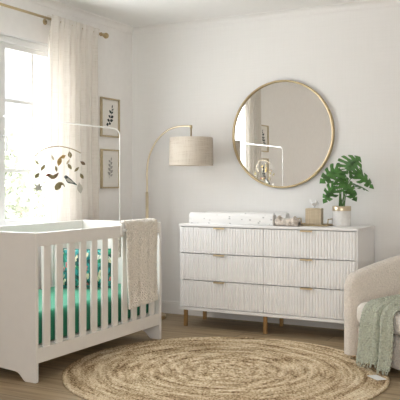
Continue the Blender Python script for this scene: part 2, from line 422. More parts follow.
# what is outside the windows
structure('ground', lambda m: m.box(-24, 12, -14, 24, -.5, -.4), 'lawn')
def bush(name, loc, rad, h, seed, label):
    rnd = random.Random(seed); root = empty(name, loc, label=label, cat='shrub')
    m = MB()
    for i in range(1500):
        a = rnd.uniform(0, 2 * PI); e = rnd.uniform(-.5, 1); rr = rnd.uniform(.45, 1) ** .5
        lump = 1 + .35 * mnoise.noise(Vector((math.cos(a) * 2 + seed, math.sin(a) * 2, e * 2.5)))
        q = math.sqrt(max(0, 1 - e * e)) * rr * lump
        c = Vector((q * math.cos(a) * rad, q * math.sin(a) * rad, h * .5 + e * rr * lump * h * .5))
        s = rnd.uniform(.035, .075); rot = Matrix.Rotation(rnd.uniform(0, 6.3), 4, Vector((rnd.uniform(-1, 1), rnd.uniform(-1, 1), rnd.uniform(-1, 1))).normalized())
        vs = [c + rot @ Vector(p) for p in ((0, -1.3 * s, 0), (.7 * s, 0, .15 * s), (0, 1.5 * s, 0), (-.7 * s, 0, .15 * s))]
        m.add(vs, [(0, 1, 2, 3)])
    m.build('foliage', 'foliage', root)
    m = MB(); m.tube([(0, 0, 0), (.03, .02, h * .3), (0, -.02, h * .6)], [.06, .045, .02], 8); m.build('trunk', 'bark', root)
bush('garden_shrub', (-8.0, 8.5, -.4), .85, 2.0, 3, 'pale sunlit shrub seen low through the left window pane')
bush('garden_shrub', (-9.6, 11.0, -.4), .95, 1.85, 11, 'pale sunlit shrub behind the glazing bar nearest the curtain')
bush('garden_shrub', (-12.5, 13.6, -.4), 1.3, 2.9, 19, 'farthest washed-out shrub seen through the middle window panes')

# ------------------------------------------------------------------ curtain rod and curtains
ROD_X, ROD_Z = XL + .10, 2.305
rod = empty('curtain_rod', (ROD_X, 3.95, ROD_Z), label='slim brass curtain rod with ball finials above the window', cat='curtain rod')
m = MB(); m.tube([(0, -1.09, 0), (0, 1.07, 0)], .0095, 12); m.build('rod', 'gold', rod)
for s, y in ((-1, -1.09), (1, 1.07)):
    m = MB(); m.lathe([(.0, -.0), (.013, .0), (.013, .012), (.009, .016), (.012, .022), (.021, .032), (.024, .043), (.021, .055), (.012, .064), (.0, .067)], 20)
    mt = Matrix.Translation((0, y, 0)) @ Matrix.Rotation(-s * PI / 2, 4, 'X')
    m.v = [tuple(mt @ Vector(p)) for p in m.v]; m.build('finial', 'gold', rod)
for y in (-1.06, .47, 1.045):
    m = MB(); m.tube([(-.098, y, 0), (0, y, 0)], .006, 8); m.tube([(-.1, y, 0), (-.094, y, 0)], .022, 16)
    m.tube([(.012 * math.cos(a), y, .012 * math.sin(a)) for a in [2 * PI * k / 12 for k in range(12)]], .004, 6, closed=True)
    m.build('bracket', 'gold', rod)

def curtain(y0, y1, label, seed, nf):
    """gathered sheer panel, z from the floor to a small ruffle above the rod"""
    rnd = random.Random(seed); c = (y0 + y1) / 2; hw = (y1 - y0) / 2
    root = empty('curtain', (ROD_X, c, 0), label=label, cat='curtain', group='sheer curtains of the window')
    ph = [rnd.uniform(-.5, .5) for _ in range(40)]
    def fold(u, v):
        z = .015 + v * (2.335 - .015)
        k = u * nf
        i = int(k); am = (.029 + .009 * ph[i % 40]) * (1 + .25 * (1 - v)) 
        drift = .015 * math.sin(3 * (1 - v) + seed + u * 4)
        y = -hw + 2 * hw * u + .010 * math.sin(2 * PI * k * .5 + seed) + drift * (1 - v) * 1.2 - .02 * (1 - v) * (1 - 2 * u)
        x = am * math.sin(2 * PI * k + .6 * math.sin(u * 9 + seed)) + .008 * math.sin(2 * PI * k * 2.1 + 4 * v)
        top = max(0, (v - .93) / .07)
        return (x * (1 - .25 * v) * (1 - .72 * top) + .024 * top + .004 * top * math.sin(2 * PI * k * 2.0 + 1), y, z)
    m = MB(); m.grid(fold, nf * 14, 30); p = m.build('panel', 'sheer', root)
    def pocket(u, v):
        x, y, z = fold(u, .968 + .032 * v); return (-.013 - .1 * abs(x), y, z)
    m = MB(); m.grid(pocket, nf * 14, 3); m.build('rod_pocket', 'sheer', root)
curtain(4.335, 4.955, 'sheer beige linen curtain panel hanging right of the window', 2, 9)
curtain(2.99, 3.43, 'sheer beige linen curtain panel reflected inside the round mirror', 5, 8)

# ------------------------------------------------------------------ framed prints
def leaf_outline(L, w, n=8):
    a = [(w * math.sin(PI * k / n) * (1 - .25 * k / n), L * k / n) for k in range(n + 1)]
    return a + [(-x, y) for x, y in a[-2:0:-1]]
def sprig(m, pts, leaves, x):
    """flat printed stem with leaves, in the wall plane (y, z)"""
    m.tube([(x, y, z) for y, z in pts], .0012, 5)
    for (y, z, ang, L, w) in leaves:
        ca, sa = math.cos(R(ang)), math.sin(R(ang))
        vs = [(x, y + px * ca - py * sa, z + px * sa + py * ca) for px, py in leaf_outline(L, w)]
        m.add(vs, [tuple(range(len(vs)))])
def picture(yc, zc, style, label, name='picture_frame'):
    w, h, d, b = .268, .326, .022, .013
    root = empty(name, (XL, yc, zc - h / 2), label=label, cat='picture', group='framed leaf prints on the left wall')
    m = MB()
    m.box(0, d, -w / 2, -w / 2 + b, 0, h, .002); m.box(0, d, w / 2 - b, w / 2, 0, h, .002)
    m.box(0, d, -w / 2 + b, w / 2 - b, 0, b, .002); m.box(0, d, -w / 2 + b, w / 2 - b, h - b, h, .002)
    m.build('frame', 'oakgold', root)
    m = MB(); m.box(.002, .008, -w / 2 + b, w / 2 - b, b, h - b); m.build('mat_board', 'mat', root)
    m = MB(); m.box(.008, .0095, -w / 2 + b + .028, w / 2 - b - .028, b + .034, h - b - .034); pr = m.build('print', 'paper', root)
    m = MB(); rnd = random.Random(style * 3 + 1)
    if style == 0:
        st = catmull([(-.03, .095), (-.005, .13), (.012, .17), (.02, .215), (.03, .25)], 5)
        lv = [(.028, .245, -18, .03, .009), (.018, .20, 50, .042, .013), (.018, .20, -60, .034, .010), (.008, .165, 62, .036, .013), (.012, .165, -70, .042, .015),
              (-.004, .135, 75, .04, .015), (0, .135, -75, .046, .015), (-.02, .108, 100, .036, .016), (-.02, .115, -95, .034, .014), (.03, .225, -50, .028, .009)]
        sprig(m, st, lv, .0103); m.build('leaf_sprig', 'ink', pr)
    else:
        st = catmull([(-.01, .085), (0, .13), (.004, .18), (.012, .235)], 5)
        lv = []
        for k in range(7):
            z = .11 + k * .018; s = 1 if k % 2 else -1
            lv.append((.002, z, s * -55, .05 - k * .003, .012)); lv.append((0, z - .008, s * 65, .04 - k * .003, .010))
        lv.append((.012, .23, -8, .034, .009))
        sprig(m, st, lv, .0103); m.build('leaf_sprig', 'inkpale', pr)
picture(5.252, 1.659, 0, 'upper gilt framed dark leaf print beside the curtain')
picture(5.256, 1.231, 1, 'lower gilt framed pale grey leaf print beside the curtain')
picture(2.645, 1.657, 0, 'upper framed dark leaf print seen only in the round mirror')
picture(2.645, 1.252, 0, 'lower framed dark leaf print seen only in the round mirror')

# ------------------------------------------------------------------ round mirror
mir = empty('round_mirror', (-2.217, YB, 1.498 - .427), label='large round mirror with thin gold frame on back wall', cat='mirror')
m = MB()
prof = [(.412, -.004), (.412, -.030), (.416, -.034), (.424, -.034), (.4275, -.030), (.4275, -.0)]
m.lathe(prof, 96, close=True); mt = Matrix.Translation((0, 0, .427)) @ Matrix.Rotation(-PI / 2, 4, 'X')
def mapm(m, mt): m.v = [tuple(mt @ Vector(p)) for p in m.v]
# lathe axis z -> -y (towards the room)
mt = Matrix.Translation((0, 0, .427)) @ Matrix(((1, 0, 0, 0), (0, 0, 1, 0), (0, -1, 0, 0), (0, 0, 0, 1)))
mapm(m, mt); mod = m.build('frame', 'gold', mir, auto=50)
m = MB(); m.lathe([(0, -.018), (.4118, -.018), (.4118, -.004), (0, -.004)], 96); mapm(m, mt); m.build('mirror_glass', 'mirror', mir, auto=40)

# ------------------------------------------------------------------ arc floor lamp
LX, LY = -3.302, 5.325
lamp = empty('floor_lamp', (LX, LY, 0), label='brass arc floor lamp with cream drum shade in the corner', cat='floor lamp')
m = MB(); m.lathe([(0, 0), (.15, 0), (.157, .006), (.157, .022), (.15, .030), (.02, .034), (.018, .05), (0, .05)], 48); m.build('base', 'gold', lamp, auto=40)
m = MB(); m.tube([(0, 0, .04), (0, 0, 1.035)], .0125, 14); m.build('lower_pole', 'gold_pale', lamp)
arc = [(0, 1.035), (0, 1.12), (0, 1.22), (.024, 1.342), (.096, 1.463), (.19, 1.538), (.285, 1.566), (.36, 1.570), (.408, 1.567)]
m = MB(); m.tube([(x, 0, z) for x, z in catmull(arc, 6)], .0075, 12); ap = m.build('arched_arm', 'gold_pale', lamp)
m = MB(); m.lathe([(0, 1.576), (.009, 1.576), (.011, 1.560), (.009, 1.548), (.006, 1.545), (.006, 1.44), (0, 1.44)], 16, (.414, 0, 0)); hk = m.build('drop_rod', 'gold', lamp)
m = MB(); m.lathe([(0, 1.44), (.016, 1.44), (.018, 1.40), (.016, 1.37), (0, 1.37)], 20, (.414, 0, 0)); m.build('bulb_socket', 'gold', lamp)
m = MB(); m.lathe([(.006, 1.37), (.015, 1.36), (.028, 1.335), (.030, 1.315), (.022, 1.295), (0, 1.288)], 20, (.414, 0, 0)); m.build('bulb', 'ceramic', lamp)
m = MB(); m.lathe([(.176, 1.252), (.1765, 1.254), (.173, 1.474), (.1715, 1.476), (.170, 1.474), (.1735, 1.254)], 64, (.414, 0, 0), close=True)
shd = m.build('lamp_shade', 'shade', lamp)
m = MB()
for a in (0, 120, 240):
    m.tube([(.414, 0, 1.468), (.414 + .171 * math.cos(R(a)), .171 * math.sin(R(a)), 1.468)], .002, 6)
m.build('shade_spider', 'gold', shd)

# ------------------------------------------------------------------ dresser
DX0, DX1, DYF, DYB, DT = -2.885, -1.475, 5.135, 5.56, .797
dr = empty('dresser', (DX0, DYF, 0), label='long white dresser with six fluted drawers and gold legs', cat='dresser')
DW, DD = DX1 - DX0, DYB - DYF
m = MB(); m.box(0, .012, .001, DD, .138, .778, .001); m.box(DW - .012, DW, .001, DD, .138, .778, .001); m.box(.012, DW - .012, .05, DD, .138, .778, .001); m.build('carcass', 'white', dr)
m = MB(); m.box(-.004, DW + .004, -.006, DD, .7785, DT, .003); m.build('top', 'white', dr)
m = MB(); m.box(-.002, DW + .002, -.003, .06, .132, .156, .002); m.build('plinth_rail', 'white', dr)
rows = [(.1605, .3625), (.3695, .5685), (.5755, .7725)]
NR = 31
def fluted(x0, x1, z0, z1, m):
    """drawer front whose face is a row of rounded vertical reeds"""
    pts = []
    for r in range(NR):
        for k in range(8):
            t = k / 8; x = x0 + (x1 - x0) * (r + t) / NR
            pts.append((x, .002 - .0085 * abs(math.sin(PI * t)) ** .42))
    pts.append((x1, .001)); n = len(pts)
    v = [(x, y, z0) for x, y in pts] + [(x, y, z1) for x, y in pts] + [(x0, .024, z0), (x1, .024, z0), (x0, .024, z1), (x1, .024, z1)]
    f = [(i, i + 1, n + i + 1, n + i) for i in range(n - 1)]
    f += [tuple(range(n))[::-1] + (2 * n, 2 * n + 1), tuple(range(n, 2 * n)) + (2 * n + 3, 2 * n + 2), (0, n, 2 * n + 2, 2 * n), (n - 1, 2 * n + 1, 2 * n + 3, 2 * n - 1), (2 * n, 2 * n + 2, 2 * n + 3, 2 * n + 1)]
    m.add(v, f, False)
for (a, b) in ((.013, DW / 2 - .0015), (DW / 2 + .0015, DW - .013)):
    for (z0, z1) in rows:
        m = MB(); fluted(a, b, z0, z1, m); d = m.build('drawer', 'white', dr)
        c = (a + b) / 2 - .012; m = MB()
        m.box(c - .045, c + .045, -.022, .006, z1 - .0005, z1 + .002, .0008); m.box(c - .045, c + .045, -.022, -.0195, z1 - .009, z1 + .002, .0008)
        m.build('handle', 'handle_brass', d)
for (x, y) in ((.035, .035), (.035, DD - .07), (DW / 2, .035), (DW / 2, DD - .07), (DW - .035, .035), (DW - .035, DD - .07)):
    m = MB(); m.box(x - .013, x + .013, y - .013, y + .013, .0, .134, .003); m.build('leg', 'legwood', dr)

# changing pad with raised long sides
pad = empty('changing_pad', (-2.470, 5.335, DT), label='white printed changing pad lying on the dresser top', cat='changing pad')
def padf(L, D):
    sec = [(-D / 2 + .012, .0), (-D / 2, .012), (-D / 2, .068), (-D / 2 + .018, .088), (-D / 2 + .06, .082), (-D / 4, .05), (0, .042),
           (D / 4, .05), (D / 2 - .06, .082), (D / 2 - .018, .088), (D / 2, .068), (D / 2, .012), (D / 2 - .012, .0)]
    m = MB(); n = len(sec); xs = [(-L / 2, .90), (-L / 2 + .006, .97), (-L / 2 + .02, 1)] + [(-L / 2 + .02 + (L - .04) * k / 8, 1) for k in range(1, 8)] + [(L / 2 - .02, 1), (L / 2 - .006, .97), (L / 2, .90)]
    v = []
    for x, s in xs:
        for (y, z) in sec: v.append((x, y * (s * .02 + .98), .039 + (z - .039) * s if z > .03 else z))
    f = [(i * n + k, i * n + (k + 1) % n, (i + 1) * n + (k + 1) % n, (i + 1) * n + k) for i in range(len(xs) - 1) for k in range(n)]
    f += [tuple(range(n))[::-1], tuple((len(xs) - 1) * n + k for k in range(n))]
    m.add(v, f, True); return m
m = padf(.70, .34); o = m.build('cushion', 'pad', pad, auto=45)
m = MB(); m.tube([(-.335, -.1705, .0035), (.335, -.1705, .0035)], .003, 6); m.build('seam_piping', 'white', pad)

# bunched muslin
def crumple(m, L, D, H):
    def f(u, v):
        a = 2 * PI * v; x = -L / 2 + L * u
        end = (1 - (2 * u - 1) ** 6) ** .5 if 0 < u < 1 else 0.05
        peaks = 1 + .40 * math.exp(-((u - .10) / .09) ** 2) + .28 * math.exp(-((u - .80) / .10) ** 2)
        y = math.cos(a) * D / 2 * (.55 + .45 * end); z = H / 2 * (1 + math.sin(a)) * (peaks if math.sin(a) > 0 else 1) * (.5 + .5 * end)
        k = mnoise.noise(Vector((x * 35, y * 30, z * 30))) * .007 + .003 * math.sin(x * 150 + y * 60)
        return (x, y + k * math.cos(a), max(0, z + k * max(0, math.sin(a))))
    m.grid(f, 44, 28)
m = MB(); crumple(m, .185, .105, .056)
o = m.build('muslin_cloth', 'muslin', None, (-2.020, 5.212, DT), label='bunched grey-beige muslin cloth between changing pad and tray', cat='cloth'); mod_sub(o, 1); o.rotation_euler.z = R(-6)

# tray, tissue box
tray = empty('serving_tray', (-1.868, 5.36, DT), label='low gold gallery tray under the tissue box', cat='tray')
m = MB(); m.box(-.125, .125, -.085, .085, .0, .006, .002); m.build('tray_floor', 'gold', tray)
m = MB()
for (x0, x1, y0, y1) in ((-.125, .125, -.085, -.081), (-.125, .125, .081, .085), (-.125, -.121, -.081, .081), (.121, .125, -.081, .081)):
    m.box(x0, x1, y0, y1, .006, .012, .001)
m.build('rim', 'gold', tray)
for s in (-1, 1):
    m = MB(); x = s * .123
    m.tube([(x, -.055, .008), (x, -.055, .045), (x, -.05, .05), (x, .05, .05), (x, .055, .045), (x, .055, .008)], .004, 8)
    m.build('handle', 'gold', tray)
tb = empty('tissue_box', (-1.867, 5.36, DT + .006), rz=R(10), label='square woven raffia tissue box standing on the gold tray', cat='tissue box')
m = MB(); m.box(-.0585, .0585, -.055, .055, 0, .122, .003); m.build('box_cover', 'raffia', tb)
m = MB(); m.lathe([(.0, .1225), (.036, .1225), (.038, .1235), (.036, .1245), (.0, .1245)], 32); m.build('opening_ring', 'gold_pale', tb)
def tissue(u, v):
    a = (u - .5) * 2; x = a * (.012 + .030 * v) + .006 * math.sin(9 * v + 3 * a); y = .012 * math.sin(7 * u + 2) * v + .008 * math.sin(16 * u) * v
    return (x, y, .122 + v * (.052 + .014 * math.sin(11 * u + .7)))
m = MB(); m.grid(tissue, 22, 10); o = m.build('tissue', 'tissue', tb); mod_solid(o, .0008)

# ------------------------------------------------------------------ potted monstera
pt = empty('potted_monstera', (-1.672, 5.40, DT), rz=R(27.8) , label='green monstera plant in white pot with gold rim', cat='plant')
m = MB(); m.lathe([(0, 0), (.058, 0), (.062, .004), (.0665, .02), (.0675, .112), (.063, .112), (.063, .1), (0, .1)], 48); m.build('pot', 'ceramic', pt, auto=40)
m = MB(); m.lathe([(.068, .112), (.0685, .115), (.0685, .144), (.067, .146), (.062, .146), (.061, .12), (.061, .112)], 48, close=True); m.build('gold_rim', 'gold_pale', pt, auto=40)
m = MB(); m.lathe([(.062, .112), (.0618, .128), (.03, .134), (0, .136)], 32); m.build('soil', 'soil', pt)
half = catmull([(.05, -.02), (.16, -.19), (.36, -.18), (.50, .0), (.535, .22), (.47, .46), (.33, .70), (.17, .89), (0, 1.04)], 6)
def monstera(m, base, tip, nrm, size, lobes=6, cup=.18):
    """split leaf: lobes separated by slits that start part-way out from the midrib"""
    base, tip, nrm = Vector(base), Vector(tip), Vector(nrm).normalized()
    yv = (tip - base); L = yv.length; yv.normalize(); nrm = (nrm - yv * nrm.dot(yv)).normalized(); xv = yv.cross(nrm)
    W = size
    def outer(t):
        k = t * (len(half) - 1); i = min(int(k), len(half) - 2); f = k - i
        return (half[i][0] * (1 - f) + half[i + 1][0] * f, half[i][1] * (1 - f) + half[i + 1][1] * f)
    def P(x, y):
        z = -cup * abs(x) ** 1.5 - .22 * max(0, y - .35) ** 2 + .05 * abs(x) * math.sin(14 * y)
        return base + xv * (x * W) + yv * (y * L) + nrm * (z * L)
    for sd in (-1, 1):
        for l in range(lobes):
            ta, tb_ = l / lobes, (l + 1) / lobes
            S, C = 9, 5; vs = []
            for s in range(S + 1):
                q = s / S
                g = 0 if q < .34 else min(.38, (q - .34) * 1.9)
                if q > .9: g += (q - .9) * 1.3
                if l == 0: ga, gb = 0, g
                elif l == lobes - 1: ga, gb = g * .45, 0
                else: ga, gb = g, g * (.6 if l == lobes - 2 else 1)
                for c in range(C + 1):
                    f = ga * .5 + (1 - (ga + gb) * .5) * c / C
                    t = ta + (tb_ - ta) * f
                    ox, oy = outer(t); mid = .02 + .95 * t ** 1.15
                    bend = q + .0
                    x = ox * bend; y = mid + (oy - mid) * bend ** 1.15
                    vs.append(P(sd * x, y))
            fs = [(s * (C + 1) + c, s * (C + 1) + c + 1, (s + 1) * (C + 1) + c + 1, (s + 1) * (C + 1) + c) for s in range(S) for c in range(C)]
            m.add(vs, fs, True)
    m.tube([P(0, t / 8) + nrm * .001 for t in range(9)], [.0022 * (1 - t / 10) for t in range(9)], 6)
# local x runs to the right of the photograph, y away from the camera
leaves = [  # base, tip, normal, half-width scale, lobes
    ((-.012, -.03, .400), (-.155, -.08, .315), (-.30, -.86, .42), .140, 6),
    ((.040, .01, .395), (.125, -.02, .480), (.10, -.95, .25), .175, 6),
    ((.100, .0, .385), (.225, -.03, .275), (.30, -.80, .50), .112, 6),
    ((-.050, -.05, .285), (-.135, -.08, .175), (-.35, -.88, .30), .105, 6),
    ((-.015, -.06, .315), (.075, -.12, .240), (.05, -.82, .56), .125, 6),
    ((.045, -.03, .262), (.098, -.06, .185), (.30, -.90, .25), .085, 4),
    ((.085, .02, .300), (.195, .01, .258), (.1, -.24, .96), .085, 6),
    ((.010, .04, .310), (-.015, .05, .410), (.1, -.9, .3), .095, 4),
]
for i, (b, t, n, s, lb) in enumerate(leaves):
    b, t = [(q[0] * 1.06 - .004, q[1], .146 + (q[2] - .146) * 1.07) for q in (b, t)]; s *= 1.08
    m = MB(); monstera(m, b, t, n, s, lb); lf = m.build('leaf', 'leaf', pt); mod_solid(lf, .0012)
    a = i * 2.4; sx, sy = .020 * math.cos(a), .018 * math.sin(a)
    m = MB(); B = Vector(b)
    mid = Vector((sx * .6 + B.x * .35, sy * .6 + B.y * .4, .13 + (B.z - .13) * .6))
    m.tube(catmull([(sx, sy, .125), tuple(mid), tuple(B)], 7), [.0042 - .0018 * k / 14 for k in range(15)], 8)
    m.build('stem', 'stem', pt)

# ------------------------------------------------------------------ crib
CX1, CX0, CY0, CY1 = -2.763, -3.465, 3.287, 4.652
CT = .834
crib = empty('crib', ((CX0 + CX1) / 2, (CY0 + CY1) / 2, 0), label='white slatted crib with solid end panels beside the window', cat='crib')
hx, hy = (CX1 - CX0) / 2, (CY1 - CY0) / 2
def endpanel(y0, y1):
    z = .118   # height of the arch between the feet
    foot = [(-hx, 0), (-hx + .074, 0), (-hx + .084, .005), (-hx + .098, .018), (-hx + .118, .038), (-hx + .130, .046), (-hx + .15, .051), (-hx + .27, .060), (-hx + .33, .062)]
    o = foot + [(-x, zz) for x, zz in foot[::-1]] + [(hx, CT), (-hx, CT)]
    m = MB(); m.prism(o, 'y', y0, y1); return m
for (a, b) in ((-hy, -hy + .026), (hy - .026, hy)):
    mod_bevel(endpanel(a, b).build('end_panel', 'crib', crib), .003)
ya, yb = -hy + .026, hy - .026
for sx in (1, -1):
    xo, xi = (hx - .002, hx - .030) if sx > 0 else (-hx + .030, -hx + .002)
    m = MB(); m.box(xi, xo, ya, yb, .757, CT - .001, .003); m.build('top_rail', 'crib', crib)
    m = MB(); m.box(xi, xo, ya, yb, .105, .188, .003); m.build('bottom_rail', 'crib', crib)
    n = 11; L = yb - ya; gap = L * .505 / (n + 1); sl = L * .495 / n
    for k in range(n):
        y = ya + gap * (k + 1) + sl * k
        m = MB(); m.box(xi + .006, xo - .006, y, y + sl, .18, .762, .003); m.build('slat', 'crib', crib)
m = MB(); m.box(-hx + .03, hx - .031, ya, yb, .172, .195, .002); m.build('mattress_board', 'crib', crib)

mt_ = empty('crib_mattress', (crib.location.x, crib.location.y, .195), label='crib mattress in a plain emerald green fitted sheet', cat='mattress')
m = MB(); m.box(-hx + .04, hx - .036, ya + .008, yb - .008, 0, .187, .028, seg=5); o = m.build('fitted_sheet', 'sheet', mt_, auto=60)

# printed pillow leaning towards the back slats
def pillow_mesh(w, h, t, ny=22, nz=18):
    m = MB()
    def side(s):
        def f(u, v):
            a, b = 2 * u - 1, 2 * v - 1
            pu = (1 - abs(a) ** 2.6) ** .55 if abs(a) < 1 else 0; pv = (1 - abs(b) ** 2.6) ** .55 if abs(b) < 1 else 0
            inx = 1 - .045 * (1 - b * b) ; inz = 1 - .05 * (1 - a * a)
            # pinched edges between pointed corners
            ex = 1 - .05 * (1 - abs(b) ** 2) * abs(a) ** 3; ez = 1 - .06 * (1 - abs(a) ** 2) * abs(b) ** 3
            return (a * w / 2 * ex, s * t / 2 * pu * pv + .004 * mnoise.noise(Vector((a * 3, b * 3, s))), h / 2 + b * h / 2 * ez)
        return f
    m.grid(side(-1), ny, nz); m.grid(side(1), ny, nz); return m
pil = empty('throw_pillow', (-3.128, 4.266, .3825), rz=R(28), label='small teal tropical print pillow propped inside the crib', cat='pillow')
m = pillow_mesh(.37, .275, .12); tl = Matrix.Rotation(R(-14), 4, 'X'); mapm(m, Matrix.Translation((0, .0, .004)) @ tl)
bodyp = m.build('cover', 'pillow', pil)
ring = []
for k in range(80):
    q = k / 80 * 4; e = int(q); f = (q - e) * 2 - 1
    a, b = [(f, -1), (1, f), (-f, 1), (-1, -f)][e]
    ex = 1 - .05 * (1 - abs(b) ** 2) * abs(a) ** 3; ez = 1 - .06 * (1 - abs(a) ** 2) * abs(b) ** 3
    ring.append((a * .185 * ex, 0, .1375 + b * .1375 * ez))
m = MB(); m.tube(ring, .004, 6, closed=True); mapm(m, Matrix.Translation((0, 0, .004)) @ tl); m.build('piping', 'piping', pil)

# chunky knit blanket over the front rail
BY0, BY1 = 4.168, 4.565
bl = empty('knit_blanket', (CX1 - .016, (BY0 + BY1) / 2, CT), label='cream bobble knit blanket draped over the crib rail', cat='blanket')
def drape(inner, outer, w0, th=.0):
    def f(u, v):
        s = v * (inner + outer + .06); y = (u - .5) * (w0)
        r = .031
        if s < inner: x, z = -r, -(inner - s)
        elif s < inner + .06:
            a = (s - inner) / .06 * PI; x, z = -r * math.cos(a), r * .55 * math.sin(a)
        else: x, z = r, -(s - inner - .06)
        if s > inner + .06:
            k = (s - inner - .06) / outer
            x += .006 * math.sin(u * 11 + .6) * k + .010 * k + .005 * math.sin(u * 23 + 2 * k)
            y += .018 * k * (1 - 2 * abs(u - .2)) + .004 * math.sin(k * 9)
            z += -.012 * k * (1 - u) 
        bob = .0046 * math.sin(s * 2 * PI / .021) * math.sin(u * w0 * 2 * PI / .021)
        return (x + (bob if x > 0 else -bob), y, z + .006 + (bob if abs(x) < .02 else 0))
    return f
m = MB(); m.grid(drape(.22, .545, BY1 - BY0), 110, 190); o = m.build('knit_body', 'knit', bl); mod_solid(o, .011, 0)
def hem(u, v):
    q = drape(.22, .545, BY1 - BY0)(u, 1 - .04 * v); return (q[0] + .004, q[1], q[2] - .001)
m = MB(); m.grid(hem, 60, 8); o = m.build('hem_band', 'knit', bl); mod_solid(o, .013, 0)
def edge(u, v):
    q = drape(.22, .545, BY1 - BY0)(.05 * u - .008, .31 + .69 * v); return (q[0] + .003, q[1], q[2])
m = MB(); m.grid(edge, 6, 120); o = m.build('edge_band', 'knit', bl); mod_solid(o, .015, 0)

# ------------------------------------------------------------------ mobile arm and mobile
AX, AY, AZ = CX1 - .016, 4.145, 1.472
arm = empty('mobile_arm', (AX, AY, CT), label='thin white bent tube arm clamped to the crib rail', cat='mobile arm')
e = Vector((-3.4, 3.73, .072)) - Vector((AX, AY, 0)); ed = Vector((e.x, e.y, 0)).normalized()
path = [(0, 0, -.05), (0, 0, AZ - CT - .07)]
for k in range(1, 9):
    a = PI / 2 * k / 8; path.append((ed.x * .05 * (1 - math.cos(a)), ed.y * .05 * (1 - math.cos(a)), AZ - CT - .07 + .05 * math.sin(a) + .02 * 0))
path = [(x, y, z + .02 if i > 1 else z) for i, (x, y, z) in enumerate(path)]
path[1] = (0, 0, AZ - CT - .05)
path.append((e.x, e.y, AZ - CT + .072))
m = MB(); m.tube(path, .0044, 10); m.build('bent_tube', 'armwhite', arm)
m = MB(); m.box(-.028, .028, -.016, .016, -.062, .012, .004); m.tube([(.024, 0, -.03), (.05, 0, -.03)], .010, 12); m.build('clamp', 'armwhite', arm)

mc = Vector((-3.1, 3.9015, 1.5093)); PM = 1 / 154.6    # metres per pixel at that distance, design grid of the mobile
mob = empty('baby_mobile', (mc.x, mc.y, 1.07), rz=R(27.8), label='crib mobile of felt birds and leaves hanging below the white arm', cat='mobile')
ZT = mc.z - 1.07
def mp(px, py, d=0): return ((px - 57) * PM, d, (121.6 - py) * PM + ZT)
hoop = catmull([mp(36, 156, -.03), mp(42, 150.5, -.02), mp(49, 147.4), mp(57, 146.2), mp(65, 147.2), mp(73, 149.5), mp(80, 153, .02)], 6)
m = MB(); m.tube(hoop, .0036, 6); hp = m.build('support_wire', 'mobwire', mob)
m = MB(); m.tube([mp(57, 122.2), mp(57, 146.2)], .0009, 5); m.build('hanging_thread', 'thread', mob)
def hoop_z(x):
    best = min(hoop, key=lambda q: abs(q[0] - x)); return best
def plate(outline, px, py, d, ang, yaw, mat, name, th=.004, sc=1.0):
    """cut-felt shape hanging in the mobile; outline in pixels about its own centre"""
    c = Vector(mp(px, py, d)); rm = Matrix.Rotation(R(yaw), 4, 'Z') @ Matrix.Rotation(R(-ang), 4, 'Y')
    m = MB(); pts = [(x * PM * sc, y * PM * sc) for x, y in outline]
    m.prism(pts, 'y', -th / 2, th / 2); mapm(m, Matrix.Translation(c) @ rm)
    o = m.build(name, mat, mob); mod_bevel(o, .001, 2)
    return c
def leafo(L, w, n=7): return [(x, y - L / 2) for x, y in leaf_outline(L, w / 2, n)]
def thread_to(c, top=.008, parent=mob):
    h = hoop_z(c.x); m = MB(); m.tube([(h[0] if abs(h[0] - c.x) < .03 else c.x, h[1] * .5 + c.y * .5, h[2]), (c.x, c.y, c.z + top)], .0006, 4); m.build('thread', 'thread', parent)
LV = [(38, 162.5, -.04, 40, 20, 'felt_cream', 6.0, 2.0), (42, 167.5, .02, 55 - 90, 10, 'felt_olive', 7.0, 3.0), (37.6, 175.6, -.02, -40, 0, 'felt_olive', 6.5, 3.6),
      (51, 157.5, .05, 25, 40, 'felt_cream', 5.5, 2.0), (62, 156.5, .03, -60, 10, 'felt_gold', 5.2, 3.2), (60, 161.3, -.03, -15, 0, 'felt_gold', 9.0, 4.2),
      (54, 168.5, .06, 8, 50, 'felt_olive', 6.0, 2.4), (69, 154.6, .02, 10, 10, 'felt_olive', 6.5, 3.8), (66.4, 161.5, .05, -35, 40, 'felt_cream', 6.0, 1.8),
      (70, 166.5, -.03, 35, 0, 'felt_olive', 6.5, 3.0), (82, 163, .02, 55, 10, 'felt_brown', 5.5, 3.0), (77.4, 169.4, -.04, -45, 0, 'felt_olive', 6.0, 2.4),
      (80.6, 176, .03, 30, 10, 'felt_olive', 6.0, 3.0), (80, 188, -.02, 8, 20, 'felt_pale', 10.0, 5.0)]
for (px, py, d, an, yw, mt, L, w) in LV:
    c = plate(leafo(L * 1.12, w * 1.25), px, py, d, an, yw * .6, mt, 'felt_leaf'); thread_to(c, L * PM * .4)
BIRD = catmull([(-8.5, 0.2), (-6.6, 1.6), (-4.6, 2.5), (-2.6, 1.9), (-.5, .8), (2.2, .9), (4.6, 2.6), (6.6, 3.6), (5.8, 1.0), (4.2, -1.8), (1.5, -3.6), (-1.8, -3.7), (-4.4, -2.2), (-6.2, -.5), (-8.5, 0.2)], 3)[:-1]
